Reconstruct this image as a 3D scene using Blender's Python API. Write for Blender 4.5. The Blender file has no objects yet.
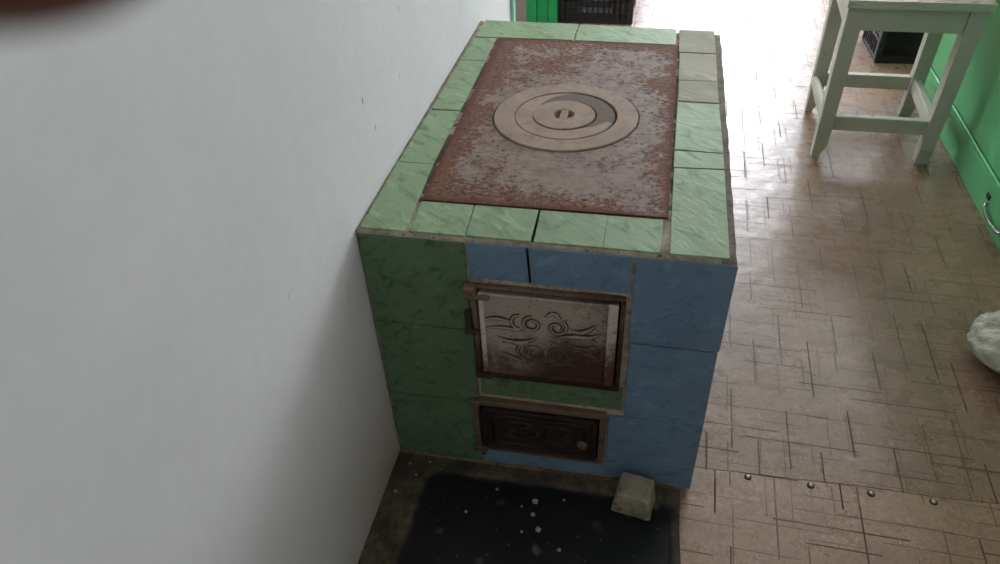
import bpy, bmesh, math, random
from mathutils import Vector, Matrix, noise
random.seed(7)
SC = bpy.context.scene
COL = SC.collection
W, D, H = 0.5963, 0.9275, 0.575          # stove
PI = math.pi

# ------------------------------------------------------------------ helpers
def link(o):
    COL.objects.link(o); return o

def empty(name, loc, label=None, cat=None, group=None, rz=0):
    o = bpy.data.objects.new(name, None); o.empty_display_size = .05
    link(o); o.location = loc; o.rotation_euler = (0, 0, rz)
    tag(o, label, cat, group); return o

def tag(o, label=None, cat=None, group=None, kind=None):
    if label: o['label'] = label
    if cat: o['category'] = cat
    if group: o['group'] = group
    if kind: o['kind'] = kind
    return o

def build(name, bm, mats, parent=None, smooth=False, world=True, loc=None):
    """link bm as ONE mesh object; geometry given in world coordinates is moved into the parent's frame"""
    if not isinstance(mats, (list, tuple)): mats = [mats]
    if parent is not None and world:
        base = parent; off = Vector((0, 0, 0))
        while base is not None:
            off += base.location; base = base.parent
        bmesh.ops.translate(bm, verts=bm.verts, vec=-off)
    elif loc is not None:
        bmesh.ops.translate(bm, verts=bm.verts, vec=-Vector(loc))
    bmesh.ops.recalc_face_normals(bm, faces=bm.faces)
    me = bpy.data.meshes.new(name); bm.to_mesh(me); bm.free()
    for m in mats: me.materials.append(m)
    if smooth:
        for p in me.polygons: p.use_smooth = True
    o = link(bpy.data.objects.new(name, me))
    if parent is not None: o.parent = parent
    if loc is not None: o.location = loc
    return o

def structure(o): o['kind'] = 'structure'; return o

def add(bm, tmp, mi=0):
    for f in tmp.faces: f.material_index = mi
    me = bpy.data.meshes.new('t'); tmp.to_mesh(me); tmp.free()
    bm.from_mesh(me); bpy.data.meshes.remove(me)

def box(bm, x0, x1, y0, y1, z0, z1, bev=0.002, mi=0, mat=None, seg=2):
    t = bmesh.new()
    bmesh.ops.create_cube(t, size=1)
    for v in t.verts:
        v.co = Vector((x0 + (v.co.x + .5) * (x1 - x0), y0 + (v.co.y + .5) * (y1 - y0), z0 + (v.co.z + .5) * (z1 - z0)))
    if bev: bmesh.ops.bevel(t, geom=t.edges[:], offset=bev, segments=seg, affect='EDGES', profile=.6)
    if mat is not None: bmesh.ops.transform(t, matrix=mat, verts=t.verts)
    add(bm, t, mi)

def prism(bm, pts, axis, d0, d1, bev=0.001, mi=0):
    """pts: 2D outline (x,y) for axis z, (x,z) for axis y; extruded d0..d1"""
    t = bmesh.new()
    def P(a, b, d): return (a, b, d) if axis == 'z' else ((a, d, b) if axis == 'y' else (d, a, b))
    lo = [t.verts.new(P(a, b, d0)) for a, b in pts]; hi = [t.verts.new(P(a, b, d1)) for a, b in pts]
    n = len(pts)
    t.faces.new(lo); t.faces.new(hi)
    for i in range(n): t.faces.new((lo[i], lo[(i + 1) % n], hi[(i + 1) % n], hi[i]))
    bmesh.ops.recalc_face_normals(t, faces=t.faces)
    if bev: bmesh.ops.bevel(t, geom=t.edges[:], offset=bev, segments=2, affect='EDGES', profile=.6)
    add(bm, t, mi)

def hexa(bm, c8, bev=.002, mi=0):
    """8 corners: bottom 4 ccw then top 4 ccw"""
    t = bmesh.new(); v = [t.verts.new(c) for c in c8]
    for q in ((0, 1, 2, 3), (4, 5, 6, 7), (0, 1, 5, 4), (1, 2, 6, 5), (2, 3, 7, 6), (3, 0, 4, 7)): t.faces.new([v[i] for i in q])
    bmesh.ops.recalc_face_normals(t, faces=t.faces)
    if bev: bmesh.ops.bevel(t, geom=t.edges[:], offset=bev, segments=2, affect='EDGES', profile=.6)
    add(bm, t, mi)

def tube(bm, pts, r, n=8, mi=0, closed=False, flat=1.0, up=Vector((0, 0, 1))):
    pts = [Vector(p) for p in pts]; t = bmesh.new(); rings = []
    N = len(pts)
    for i, p in enumerate(pts):
        a = pts[(i - 1) % N] if (closed or i > 0) else p
        b = pts[(i + 1) % N] if (closed or i < N - 1) else p
        d = (b - a).normalized()
        s = d.cross(up)
        if s.length < 1e-4: s = d.cross(Vector((1, 0, 0)))
        s.normalize(); u = s.cross(d).normalized()
        rr = r[i] if isinstance(r, (list, tuple)) else r
        rings.append([t.verts.new(p + (s * math.cos(2 * PI * k / n) + u * math.sin(2 * PI * k / n) * flat) * rr) for k in range(n)])
    for i in range(N if closed else N - 1):
        A, B = rings[i], rings[(i + 1) % N]
        for k in range(n): t.faces.new((A[k], A[(k + 1) % n], B[(k + 1) % n], B[k]))
    if not closed:
        t.faces.new(rings[0]); t.faces.new(rings[-1])
    bmesh.ops.recalc_face_normals(t, faces=t.faces)
    add(bm, t, mi)

def lathe(bm, prof, c, n=96, mi=0, closed=True, axis='z'):
    """prof: list of (r, h); closed profile loop gives a ring"""
    t = bmesh.new(); rings = []
    for r, h in prof:
        if r < 1e-6:
            rings.append([t.verts.new(Vector(c) + (Vector((0, 0, h)) if axis == 'z' else Vector((0, -h, 0))))])
        else:
            rings.append([t.verts.new(Vector(c) + (Vector((r * math.cos(2 * PI * k / n), r * math.sin(2 * PI * k / n), h)) if axis == 'z'
                          else Vector((r * math.cos(2 * PI * k / n), -h, r * math.sin(2 * PI * k / n))))) for k in range(n)])
    m = len(rings)
    for i in range(m if closed else m - 1):
        A, B = rings[i], rings[(i + 1) % m]
        for k in range(n):
            q = [A[k % len(A)], A[(k + 1) % len(A)], B[(k + 1) % len(B)], B[k % len(B)]]
            u = []
            for v in q:
                if v not in u: u.append(v)
            if len(u) > 2: t.faces.new(u)
    bmesh.ops.recalc_face_normals(t, faces=t.faces)
    add(bm, t, mi)

def rough(bm, amp, freq, seed=0., zlock=None):
    for v in bm.verts:
        n = noise.noise_vector(v.co * freq + Vector((seed, seed * .7, -seed)))
        if zlock is not None and abs(v.co.z - zlock) < 1e-5: n.z = 0
        v.co += n * amp

def grid_box(bm, x0, x1, y0, y1, z0, z1, step, mi=0):
    """closed box with subdivided faces, for noise displacement"""
    t = bmesh.new(); bmesh.ops.create_cube(t, size=1)
    for v in t.verts: v.co = Vector((x0 + (v.co.x + .5) * (x1 - x0), y0 + (v.co.y + .5) * (y1 - y0), z0 + (v.co.z + .5) * (z1 - z0)))
    for ax, ln in ((0, x1 - x0), (1, y1 - y0), (2, z1 - z0)):
        n = int(ln / step)
        for k in range(1, n):
            co = Vector((x0, y0, z0)); co[ax] += ln * k / n
            no = Vector((0, 0, 0)); no[ax] = 1
            bmesh.ops.bisect_plane(t, geom=t.verts[:] + t.edges[:] + t.faces[:], plane_co=co, plane_no=no)
    add(bm, t, mi)

def copy_tree(o, parent=None):
    c = o.copy(); COL.objects.link(c)
    if parent is not None: c.parent = parent
    for ch in list(o.children): copy_tree(ch, c)
    return c

# ------------------------------------------------------------------ node materials
def srgb(r, g, b):
    f = lambda c: (c / 255 / 12.92) if c <= 10 else ((c / 255 + .055) / 1.055) ** 2.4
    return (f(r), f(g), f(b), 1)

class N:
    def __init__(s, name):
        s.m = bpy.data.materials.new(name); s.m.use_nodes = True
        s.t = s.m.node_tree; s.b = s.t.nodes['Principled BSDF']; s._co = None
    def n(s, ty, **k):
        nd = s.t.nodes.new(ty)
        for a, v in k.items(): setattr(nd, a, v)
        return nd
    def put(s, sock, v):
        if hasattr(v, 'is_output') or isinstance(v, bpy.types.NodeSocket): s.t.links.new(v, sock)
        else: sock.default_value = v
    def co(s):
        if s._co is None: s._co = s.n('ShaderNodeTexCoord').outputs['Object']
        return s._co
    def math(s, op, a, b=0., c=0.):
        nd = s.n('ShaderNodeMath', operation=op)
        for i, v in enumerate((a, b, c)): s.put(nd.inputs[i], v)
        return nd.outputs[0]
    def vmath(s, op, a, b=(0, 0, 0), out=0):
        nd = s.n('ShaderNodeVectorMath', operation=op)
        s.put(nd.inputs[0], a); s.put(nd.inputs[1], b)
        return nd.outputs[out]
    def scale(s, sc, rot=(0, 0, 0), loc=(0, 0, 0)):
        nd = s.n('ShaderNodeMapping'); s.put(nd.inputs['Vector'], s.co())
        nd.inputs['Scale'].default_value = sc; nd.inputs['Rotation'].default_value = rot; nd.inputs['Location'].default_value = loc
        return nd.outputs[0]
    def noise(s, scale, detail=4, rough=.55, vec=None, dist=0., out='Fac'):
        nd = s.n('ShaderNodeTexNoise'); s.put(nd.inputs['Vector'], vec if vec is not None else s.co())
        nd.inputs['Scale'].default_value = scale; nd.inputs['Detail'].default_value = detail
        nd.inputs['Roughness'].default_value = rough; nd.inputs['Distortion'].default_value = dist
        return nd.outputs[out]
    def voro(s, scale, vec=None, feature='F1', out='Distance'):
        nd = s.n('ShaderNodeTexVoronoi', feature=feature); s.put(nd.inputs['Vector'], vec if vec is not None else s.co())
        nd.inputs['Scale'].default_value = scale
        return nd.outputs[out]
    def rng(s, v, a, b, c=0., d=1., smooth=False):
        nd = s.n('ShaderNodeMapRange'); nd.clamp = True
        if smooth: nd.interpolation_type = 'SMOOTHSTEP'
        for i, x in enumerate((v, a, b, c, d)): s.put(nd.inputs[i], x)
        return nd.outputs[0]
    def mix(s, f, a, b, mode='MIX'):
        nd = s.n('ShaderNodeMix', data_type='RGBA', blend_type=mode)
        s.put(nd.inputs[0], f); s.put(nd.inputs[6], a); s.put(nd.inputs[7], b)
        return nd.outputs[2]
    def sep(s, v):
        nd = s.n('ShaderNodeSeparateXYZ'); s.put(nd.inputs[0], v); return nd.outputs
    def comb(s, x, y, z):
        nd = s.n('ShaderNodeCombineXYZ')
        for i, v in enumerate((x, y, z)): s.put(nd.inputs[i], v)
        return nd.outputs[0]
    def white(s, v):
        nd = s.n('ShaderNodeTexWhiteNoise', noise_dimensions='3D'); s.put(nd.inputs['Vector'], v); return nd.outputs['Value']
    def bump(s, h, strength=.3, dist=.002):
        nd = s.n('ShaderNodeBump'); nd.inputs['Strength'].default_value = strength; nd.inputs['Distance'].default_value = dist
        s.put(nd.inputs['Height'], h)
        old = s.b.inputs['Normal'].links
        if old: s.put(nd.inputs['Normal'], old[0].from_socket)
        s.put(s.b.inputs['Normal'], nd.outputs[0])
    def done(s, col, rough=.5, metal=0., spec=.5, **k):
        s.put(s.b.inputs['Base Color'], col); s.put(s.b.inputs['Roughness'], rough)
        s.put(s.b.inputs['Metallic'], metal); s.put(s.b.inputs['Specular IOR Level'], spec)
        for a, v in k.items(): s.put(s.b.inputs[a.replace('_', ' ')], v)
        return s.m

def m_tile(name, base, vein, dirt, seed=0., veinamt=.8, stretch_rot=(0, .5, .7), ro=.52, sp=.22):
    m = N(name)
    v = m.scale((1, 1, 1), rot=stretch_rot, loc=(seed, seed, seed))
    v2 = m.vmath('MULTIPLY', v, (6, 44, 44))
    n1 = m.noise(1.0, 5, .6, v2, dist=.7)
    n1b = m.noise(1.0, 7, .68, m.vmath('MULTIPLY', v, (11, 95, 95)), dist=.6)
    veins = m.math('MAXIMUM', m.rng(n1, .52, .66, 0, veinamt), m.rng(n1b, .58, .68, 0, veinamt * .6))
    cloud = m.noise(7, 3, .5, v)
    c = m.mix(m.rng(cloud, .35, .7), base, [x * .82 for x in base[:3]] + [1])
    c = m.mix(veins, c, vein)
    hl = m.rng(m.noise(1.0, 5, .6, m.vmath('ADD', v2, (4.2, 1.7, 9))), .56, .66, 0, .5)
    c = m.mix(hl, c, [min(1, x * 1.35) for x in base[:3]] + [1])
    dm = m.rng(m.noise(22, 6, .7), .58, .76, 0, .4)
    c = m.mix(dm, c, dirt)
    m.bump(n1, .5, .003); m.bump(n1b, .25, .001)
    return m.done(c, m.rng(dm, 0, .6, ro, ro + .2), spec=sp)

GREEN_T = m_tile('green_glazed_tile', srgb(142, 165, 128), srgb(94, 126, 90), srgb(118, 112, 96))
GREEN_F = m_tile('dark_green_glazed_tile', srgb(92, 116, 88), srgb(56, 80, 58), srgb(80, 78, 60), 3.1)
GREY_T = m_tile('grey_stone_tile', srgb(174, 171, 154), srgb(146, 152, 132), srgb(134, 122, 104), 5., ro=.8, sp=.15)
BLUE_F = m_tile('blue_glazed_tile', srgb(106, 132, 152), srgb(76, 101, 124), srgb(100, 100, 98), 8., .55)
BLUE_S = BLUE_F

def m_mortar(name='mortar', a=srgb(188, 174, 156), b=srgb(130, 118, 104)):
    m = N(name)
    n = m.noise(38, 6, .65); c = m.mix(m.rng(n, .3, .7), a, b)
    c = m.mix(m.rng(m.noise(160, 3), .6, .7), c, srgb(70, 62, 54))
    m.bump(m.noise(120, 5, .7), .7, .003)
    return m.done(c, .95, spec=.2)
MORTAR = m_mortar()
MORTAR_G = m_mortar('grey_mortar', srgb(140, 131, 116), srgb(96, 89, 78))
MORTAR_D = m_mortar('sooty_mortar', srgb(110, 102, 86), srgb(62, 56, 46))

def m_plate():
    m = N('rusty_cast_iron')
    x, y, z = m.sep(m.co())
    st = m.scale((1, 1.15, 1))
    big = m.noise(5.5, 5, .6, st, dist=.6)
    fine = m.noise(34, 7, .74, st)
    grain = m.noise(120, 4, .7, st)
    grey = m.mix(m.rng(fine, .35, .65), srgb(142, 124, 112), srgb(110, 94, 84))
    rust = m.mix(m.rng(grain, .35, .65), srgb(126, 88, 64), srgb(86, 55, 41))
    # worn clean around the rings and in the right half; rusty along the rim
    dc = m.vmath('DISTANCE', m.comb(x, m.math('MULTIPLY', y, .86), 0), (-.0015, -.0275 * .86, 0), out=1)
    ex = m.math('MINIMUM', m.math('SUBTRACT', .208, m.math('ABSOLUTE', m.math('ADD', x, .011))), m.math('SUBTRACT', .357, m.math('ABSOLUTE', m.math('ADD', y, .003))))
    edge = m.rng(ex, .0, .06, .14, 0.)
    k = m.math('ADD', m.math('ADD', m.math('MULTIPLY', big, .55), m.math('MULTIPLY', fine, .5)), edge)
    k = m.math('ADD', k, m.rng(dc, .12, .24, -.06, .06))
    k = m.math('ADD', k, m.rng(x, -.2, .2, .03, -.03))
    k = m.math('ADD', k, m.math('MULTIPLY', m.math('SUBTRACT', grain, .5), .55))
    k = m.math('ADD', k, .008)
    rm = m.rng(k, .57, .64, 0, .92)
    c = m.mix(rm, grey, rust)
    pits = m.rng(m.noise(95, 4, .6, st), .57, .63, 0, .85)
    pits = m.math('MULTIPLY', pits, m.rng(m.noise(9, 3, .5, st), .40, .55))
    c = m.mix(pits, c, srgb(54, 34, 27))
    rim = m.rng(ex, .002, .014, .7, 0)
    c = m.mix(rim, c, srgb(88, 44, 32))
    m.bump(m.math('SUBTRACT', grain, m.math('MULTIPLY', pits, .8)), .45, .0015)
    return m.done(c, m.math('ADD', m.math('MULTIPLY', rm, .2), .62), metal=.0, spec=.25)

def m_ring(name, crescent=False):
    m = N(name)
    fine = m.noise(60, 6, .65); big = m.noise(14, 3)
    c = m.mix(m.rng(big, .35, .65), srgb(158, 138, 122), srgb(140, 122, 108))
    c = m.mix(m.rng(fine, .52, .7, 0, .6), c, srgb(112, 92, 80))
    if crescent:
        x, y, z = m.sep(m.co()); p = m.comb(x, y, 0)
        d1 = m.vmath('DISTANCE', p, (.0055, -.0075, 0), out=1)
        d2 = m.vmath('DISTANCE', p, (.083, -.026, 0), out=1)
        wob = m.math('MULTIPLY', m.math('SUBTRACT', m.noise(60, 3), .5), .01)
        k = m.math('MAXIMUM', m.rng(m.math('ADD', d1, wob), .0745, .0765, 1, 0), m.rng(m.math('ADD', d2, wob), .024, .026, 1, 0))
        c = m.mix(k, c, m.mix(fine, srgb(92, 78, 68), srgb(112, 97, 86)))
    m.bump(fine, .35, .001)
    return m.done(c, .68, metal=0., spec=.22)

def m_door(name, light, mid, dark, soot=0.):
    m = N(name)
    x, y, z = m.sep(m.co())
    big = m.noise(11, 4, .6); fine = m.noise(70, 5, .7)
    k = m.math('ADD', m.math('MULTIPLY', big, .55), m.math('MULTIPLY', fine, .35))
    k = m.math('ADD', k, m.rng(z, .29, .45, .24, -.12))
    k = m.math('ADD', k, m.rng(x, -.0, .125, -.05, .17))
    c = m.mix(m.rng(k, .40, .56), light, mid)
    c = m.mix(m.rng(k, .52, .68), c, dark)
    sp = m.rng(m.noise(170, 3, .6), .62, .67, 0, .8)
    c = m.mix(sp, c, [v * .5 for v in dark[:3]] + [1])
    m.bump(fine, .5, .001)
    return m.done(c, .6, metal=.1, spec=.4)

def m_plain(name, col, rough_=.5, spec=.5, metal=0., var=.15, scale=30, bump=.15, dirt=None, dirtlev=.6):
    m = N(name)
    n = m.noise(scale, 5, .6)
    c = m.mix(m.rng(n, .3, .7), col, [v * (1 - var) for v in col[:3]] + [1])
    if dirt is not None:
        c = m.mix(m.rng(m.noise(scale * .7, 7, .72, m.scale((1, 1, 1), loc=(3, 5, 7))), dirtlev, dirtlev + .06, 0, .85), c, dirt)
    if bump: m.bump(n, bump, .001)
    return m.done(c, rough_, metal=metal, spec=spec)

def m_wall():
    m = N('whitewashed_plaster')
    n = m.noise(2.2, 4, .5); f = m.noise(40, 4, .6)
    c = m.mix(m.rng(n, .3, .7), srgb(222, 221, 220), srgb(208, 209, 209))
    c = m.mix(m.rng(f, .4, .7, 0, .25), c, srgb(204, 203, 200))
    # scuffs: sparse short dark strokes
    v = m.scale((30, 26, 9), rot=(.35, 0, 0)); d = m.voro(1.0, v)
    gate = m.rng(m.noise(5, 3), .50, .58)
    x, y, z = m.sep(m.co())
    gate = m.math('MULTIPLY', gate, m.rng(y, -.38, -.12, 0, 1))
    c = m.mix(m.math('MULTIPLY', m.rng(d, .04, .08, .8, 0), gate), c, srgb(92, 86, 80))
    v2 = m.scale((10, 46, 4), rot=(.5, 0, 0)); s2 = m.noise(1.0, 3, .6, v2)
    x, y, z = m.sep(m.co())
    low = m.math('MULTIPLY', m.rng(z, .25, .6, 1, 0), m.rng(y, -.45, -.05, 0, 1))
    c = m.mix(m.math('MULTIPLY', m.rng(s2, .68, .72, 0, .55), low), c, srgb(120, 106, 88))
    # browner towards the floor and towards the stove
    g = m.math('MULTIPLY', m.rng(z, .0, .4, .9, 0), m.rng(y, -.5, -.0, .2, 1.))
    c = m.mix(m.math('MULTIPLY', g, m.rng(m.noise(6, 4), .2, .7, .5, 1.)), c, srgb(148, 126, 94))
    m.bump(m.noise(7, 3, .5), .25, .008); m.bump(f, .12, .0015)
    return m.done(c, .85, spec=.25)

def lines(m, A, B, s, L, wd, seed, lo=.35, hi=.85, p=.25):
    i = m.math('FLOOR', m.math('DIVIDE', A, s))
    r1 = m.white(m.comb(i, seed, 1.3))
    pos = m.math('MULTIPLY', m.math('ADD', i, m.math('ADD', .15, m.math('MULTIPLY', r1, .7))), s)
    d = m.math('ABSOLUTE', m.math('SUBTRACT', A, pos))
    m1 = m.rng(d, wd * .35, wd * .7, 1, 0)
    bc = m.math('ADD', m.math('DIVIDE', B, L), m.math('MULTIPLY', m.white(m.comb(i, seed, 4.7)), 7.))
    j = m.math('FLOOR', bc); fr = m.math('SUBTRACT', bc, j)
    r3 = m.white(m.comb(i, j, seed + .5)); r4 = m.white(m.comb(i, j, seed + 9.1))
    ln = m.math('ADD', lo, m.math('MULTIPLY', r3, hi - lo))
    m2 = m.math('MULTIPLY', m.math('LESS_THAN', fr, ln), m.math('GREATER_THAN', r4, p))
    return m.math('MULTIPLY', m.math('MULTIPLY', m1, m2), m.math('ADD', .55, m.math('MULTIPLY', r4, .45)))

def m_floor(name, seed, base, base2):
    m = N(name)
    x, y, z = m.sep(m.scale((1, 1, 1), rot=(0, 0, math.radians(1.5))))
    big = m.noise(3.2, 5, .6)
    c = m.mix(m.rng(big, .3, .7), base, base2)
    fine = m.noise(90, 4, .7)
    c = m.mix(m.rng(fine, .42, .7, 0, .5), c, srgb(104, 84, 68))
    c = m.mix(m.rng(m.noise(160, 3, .6), .56, .66, 0, .35), c, srgb(196, 172, 148))
    # faint printed parquet hatch: diagonal strips turning per block
    bx = m.math('FLOOR', m.math('DIVIDE', x, .08)); by = m.math('FLOOR', m.math('DIVIDE', y, .08))
    fl = m.math('GREATER_THAN', m.white(m.comb(bx, by, 3.)), .5)
    dg = m.math('ADD', x, m.math('MULTIPLY', y, m.math('SUBTRACT', m.math('MULTIPLY', fl, 2), 1)))
    hp = m.math('FRACT', m.math('DIVIDE', dg, .013))
    hm = m.math('MULTIPLY', m.rng(m.math('ABSOLUTE', m.math('SUBTRACT', hp, .5)), .0, .14, 1, 0), m.rng(m.noise(8, 3), .45, .62, 0, .22))
    c = m.mix(hm, c, srgb(104, 82, 62))
    k = None
    for (A, B, s, L, w, sd, lo, hi, p, st) in (
            (x, y, .060, .30, .0030, 1 + seed, .38, .66, .08, 1.), (x, y, .047, .22, .0024, 2 + seed, .3, .62, .15, .6),
            (y, x, .048, .36, .0030, 3 + seed, .35, .68, .08, .95), (y, x, .040, .26, .0024, 4 + seed, .3, .7, .15, .6)):
        l = m.math('MULTIPLY', lines(m, A, B, s, L, w, sd, lo, hi, p), st)
        k = l if k is None else m.math('MAXIMUM', k, l)
    wear = m.rng(m.noise(14, 4, .65), .3, .5, .6, 1)
    c = m.mix(m.math('MULTIPLY', k, wear), c, srgb(48, 28, 17))
    # specks of paint and dirt
    c = m.mix(m.rng(m.voro(26), .035, .055, .8, 0), c, srgb(52, 42, 34))
    dirt = m.rng(m.noise(5, 6, .7, m.scale((1, 1, 1), loc=(9, 2, 0))), .52, .72, 0, .4)
    c = m.mix(dirt, c, srgb(104, 90, 70))
    wv = m.noise(13, 2, .45, m.scale((.8, 1.1, 1)), dist=.4)
    m.bump(wv, .34, .006); m.bump(m.noise(60, 3), .12, .001)
    m.bump(m.math('SUBTRACT', 1, k), .25, .0006)
    ro = m.math('ADD', m.rng(m.noise(20, 4, .6), .3, .7, .23, .33), m.math('MULTIPLY', dirt, .15))
    kk = m.math('MULTIPLY', k, wear)
    return m.done(c, m.math('ADD', ro, m.math('MULTIPLY', kk, .35)), spec=m.math('SUBTRACT', .78, m.math('MULTIPLY', kk, .65)))

def m_paint(name, a, chips, rough_=.45, lev=.66, vert=(1, 1, 1)):
    m = N(name)
    n = m.noise(9, 5, .6); c = m.mix(m.rng(n, .3, .7), a, [v * .84 for v in a[:3]] + [1])
    ch = m.rng(m.noise(26, 8, .72, m.scale(vert)), lev, lev + .02)
    c = m.mix(m.math('MULTIPLY', ch, .9), c, chips)
    m.bump(m.math('SUBTRACT', n, m.math('MULTIPLY', ch, .5)), .3, .0015)
    return m.done(c, rough_, spec=.45)

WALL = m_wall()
PLAIN_WALL = m_plain('plain_plaster', srgb(224, 222, 218), .9, .2, var=.06, scale=4)
LINO = m_floor('patterned_linoleum', 0., srgb(156, 126, 99), srgb(126, 100, 76))
LINO2 = m_floor('patterned_linoleum_offcut', 20., srgb(168, 137, 108), srgb(150, 120, 92))
PLATE = m_plate(); RING = m_ring('dusty_iron_ring'); RING_C = m_ring('dusty_iron_ring_wiped', True)
SOOT = m_plain('black_soot', srgb(22, 19, 17), .95, .1)
IRON_D = m_plain('dark_iron', srgb(64, 52, 44), .6, .4, .2, .4, 40, .4, srgb(92, 58, 40), .6)
DOOR_L = m_door('heat_bleached_iron', srgb(160, 150, 138), srgb(112, 96, 84), srgb(72, 48, 38))
DOOR_F = m_door('rusty_frame', srgb(112, 92, 76), srgb(76, 58, 46), srgb(52, 34, 28))
STRIP = m_door('flaked_white_strip', srgb(196, 190, 180), srgb(186, 176, 164), srgb(90, 60, 48))
ORN = m_plain('grimy_recess', srgb(66, 53, 45), .8, .3, var=.3)
ASH_D = m_plain('sooty_brown_iron', srgb(52, 40, 34), .5, .45, .1, .45, 26, .4, srgb(100, 88, 78), .66)
ASH_F = m_plain('dusty_brown_iron', srgb(112, 94, 78), .65, .4, .1, .35, 26, .4, srgb(66, 46, 36), .55)
WHITEP = m_paint('worn_white_paint', srgb(190, 191, 178), srgb(76, 64, 50), .5, .665)
SEATP = m_paint('scuffed_seat_paint', srgb(172, 156, 134), srgb(108, 84, 64), .55, .51, (1, 4, 1))
GREENP = m_paint('green_gloss_paint', srgb(98, 186, 122), srgb(66, 120, 80), .36, .74)
GREEND = m_paint('green_door_paint', srgb(30, 150, 84), srgb(20, 96, 56), .35, .74)
MINT = m_paint('mint_paint', srgb(140, 214, 182), srgb(150, 150, 140), .4, .74)
GREYP = m_plain('grey_brown_paint', srgb(150, 138, 130), .6, .4)
BLACKPL = m_plain('black_plastic', srgb(36, 35, 38), .42, .5, var=.2, scale=18, bump=.05)
CHROME = m_plain('worn_chrome', srgb(200, 200, 196), .22, .5, .95, .15, 30, .05)
SCREWM = m_plain('screw_metal', srgb(190, 188, 180), .35, .5, .8)
WASHER = m_plain('dark_washer', srgb(38, 32, 28), .7, .4)
WOODW = m_paint('white_window_paint', srgb(232, 234, 236), srgb(190, 190, 186), .4, .8)
PLASTERB = m_plain('plaster_crumbs', srgb(158, 150, 134), .9, .2, var=.25, scale=90)

def m_brick():
    m = N('lime_coated_brick')
    n = m.noise(24, 6, .65); c = m.mix(m.rng(n, .35, .65), srgb(158, 150, 132), srgb(120, 112, 96))
    c = m.mix(m.rng(m.noise(60, 5, .7), .6, .66, 0, .8), c, srgb(74, 66, 56))
    c = m.mix(m.rng(m.noise(40, 5), .62, .7, 0, .6), c, srgb(190, 184, 170))
    m.bump(m.noise(70, 6, .7), .6, .003)
    return m.done(c, .92, spec=.2)
BRICK = m_brick()

def m_sheet():
    m = N('sooted_sheet_iron')
    x, y, z = m.sep(m.co())
    # worn brown margin round a sooty black rounded rectangle (object origin: sheet corner at wall and stove)
    wob = m.math('MULTIPLY', m.math('SUBTRACT', m.noise(16, 5, .65), .5), .03)
    px = m.math('SUBTRACT', m.math('ABSOLUTE', m.math('SUBTRACT', x, .318)), .215)
    py = m.math('SUBTRACT', m.math('ABSOLUTE', m.math('SUBTRACT', y, -.27)), .200)
    q = m.vmath('LENGTH', m.comb(m.math('MAXIMUM', px, 0), m.math('MAXIMUM', py, 0), 0), out=1)
    sd = m.math('ADD', m.math('SUBTRACT', q, .034), wob)
    k = m.rng(sd, -.006, .006)
    fine = m.noise(60, 6, .7)
    brown = m.mix(m.rng(fine, .35, .65), srgb(104, 94, 76), srgb(66, 58, 46))
    brown = m.mix(m.rng(m.noise(11, 4), .45, .65, 0, .8), brown, srgb(44, 38, 31))
    black = m.mix(m.rng(m.noise(14, 5), .4, .7), srgb(13, 15, 15), srgb(24, 26, 25))
    c = m.mix(k, black, brown)
    blot = m.rng(m.voro(13, m.vmath('ADD', m.co(), m.vmath('MULTIPLY', m.noise(30, 2, out='Color'), (.03, .03, 0)))), .08, .17, .8, 0)
    blot = m.math('MULTIPLY', blot, m.rng(m.noise(6, 2, .5, m.scale((1, 1, 1), loc=(2.2, 1.1, 0))), .40, .5))
    c = m.mix(blot, c, srgb(98, 97, 86))
    c = m.mix(m.rng(m.voro(42), .05, .09, .8, 0), c, srgb(116, 112, 100))
    m.bump(fine, .3, .001)
    return m.done(c, m.rng(k, 0, 1, .42, .85), spec=.4)
SHEET = m_sheet()

def m_bag():
    m = N('white_plastic_bag')
    x, y, z = m.sep(m.co())
    n = m.noise(14, 5, .6, dist=1.2)
    c = m.mix(m.rng(n, .35, .7), srgb(186, 184, 164), srgb(152, 150, 130))
    red = m.math('MULTIPLY', m.rng(m.noise(26, 3, .6, m.scale((1, 1, 1), loc=(.31, .2, .1))), .56, .60), m.rng(m.math('ABSOLUTE', m.math('SUBTRACT', z, .115)), .008, .016, .7, 0))
    c = m.mix(red, c, srgb(150, 84, 76))
    m.bump(m.noise(30, 4, .6, dist=2.0), .6, .006)
    m.done(c, .38, spec=.5)
    m.b.inputs['Subsurface Weight'].default_value = .15
    m.b.inputs['Subsurface Radius'].default_value = (.01, .01, .01)
    return m.m
BAG = m_bag()

def m_shaded_skin():
    m = N('skin')
    c = m.mix(m.rng(m.noise(60, 4), .3, .7), srgb(96, 54, 40), srgb(80, 44, 32))  # base darkened: the phone's shade on the finger is put into the colour
    m.bump(m.noise(300, 3), .2, .0005)
    m.done(c, .5, spec=.35); return m.m
SKIN = m_shaded_skin()
CLOTH = m_plain('dark_cloth', srgb(52, 56, 70), .9, .2, var=.3, scale=80, bump=.4)

def m_glass():
    m = bpy.data.materials.new('window_glass'); m.use_nodes = True; t = m.node_tree
    t.nodes.remove(t.nodes['Principled BSDF'])
    tr = t.nodes.new('ShaderNodeBsdfTransparent'); gl = t.nodes.new('ShaderNodeBsdfGlossy'); mx = t.nodes.new('ShaderNodeMixShader')
    gl.inputs['Roughness'].default_value = .02; mx.inputs[0].default_value = .05
    t.links.new(tr.outputs[0], mx.inputs[1]); t.links.new(gl.outputs[0], mx.inputs[2]); t.links.new(mx.outputs[0], t.nodes['Material Output'].inputs[0])
    return m
GLASS = m_glass()

# ------------------------------------------------------------------ the room
XR, YN, YF, ZC, YE = 1.95, -2.4, 5.0, 3.0, 1.352   # right wall, near wall, far wall, ceiling, end of the left wall
XL = -1.3                                          # side of the passage beyond the left wall
SEAM = .061

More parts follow.
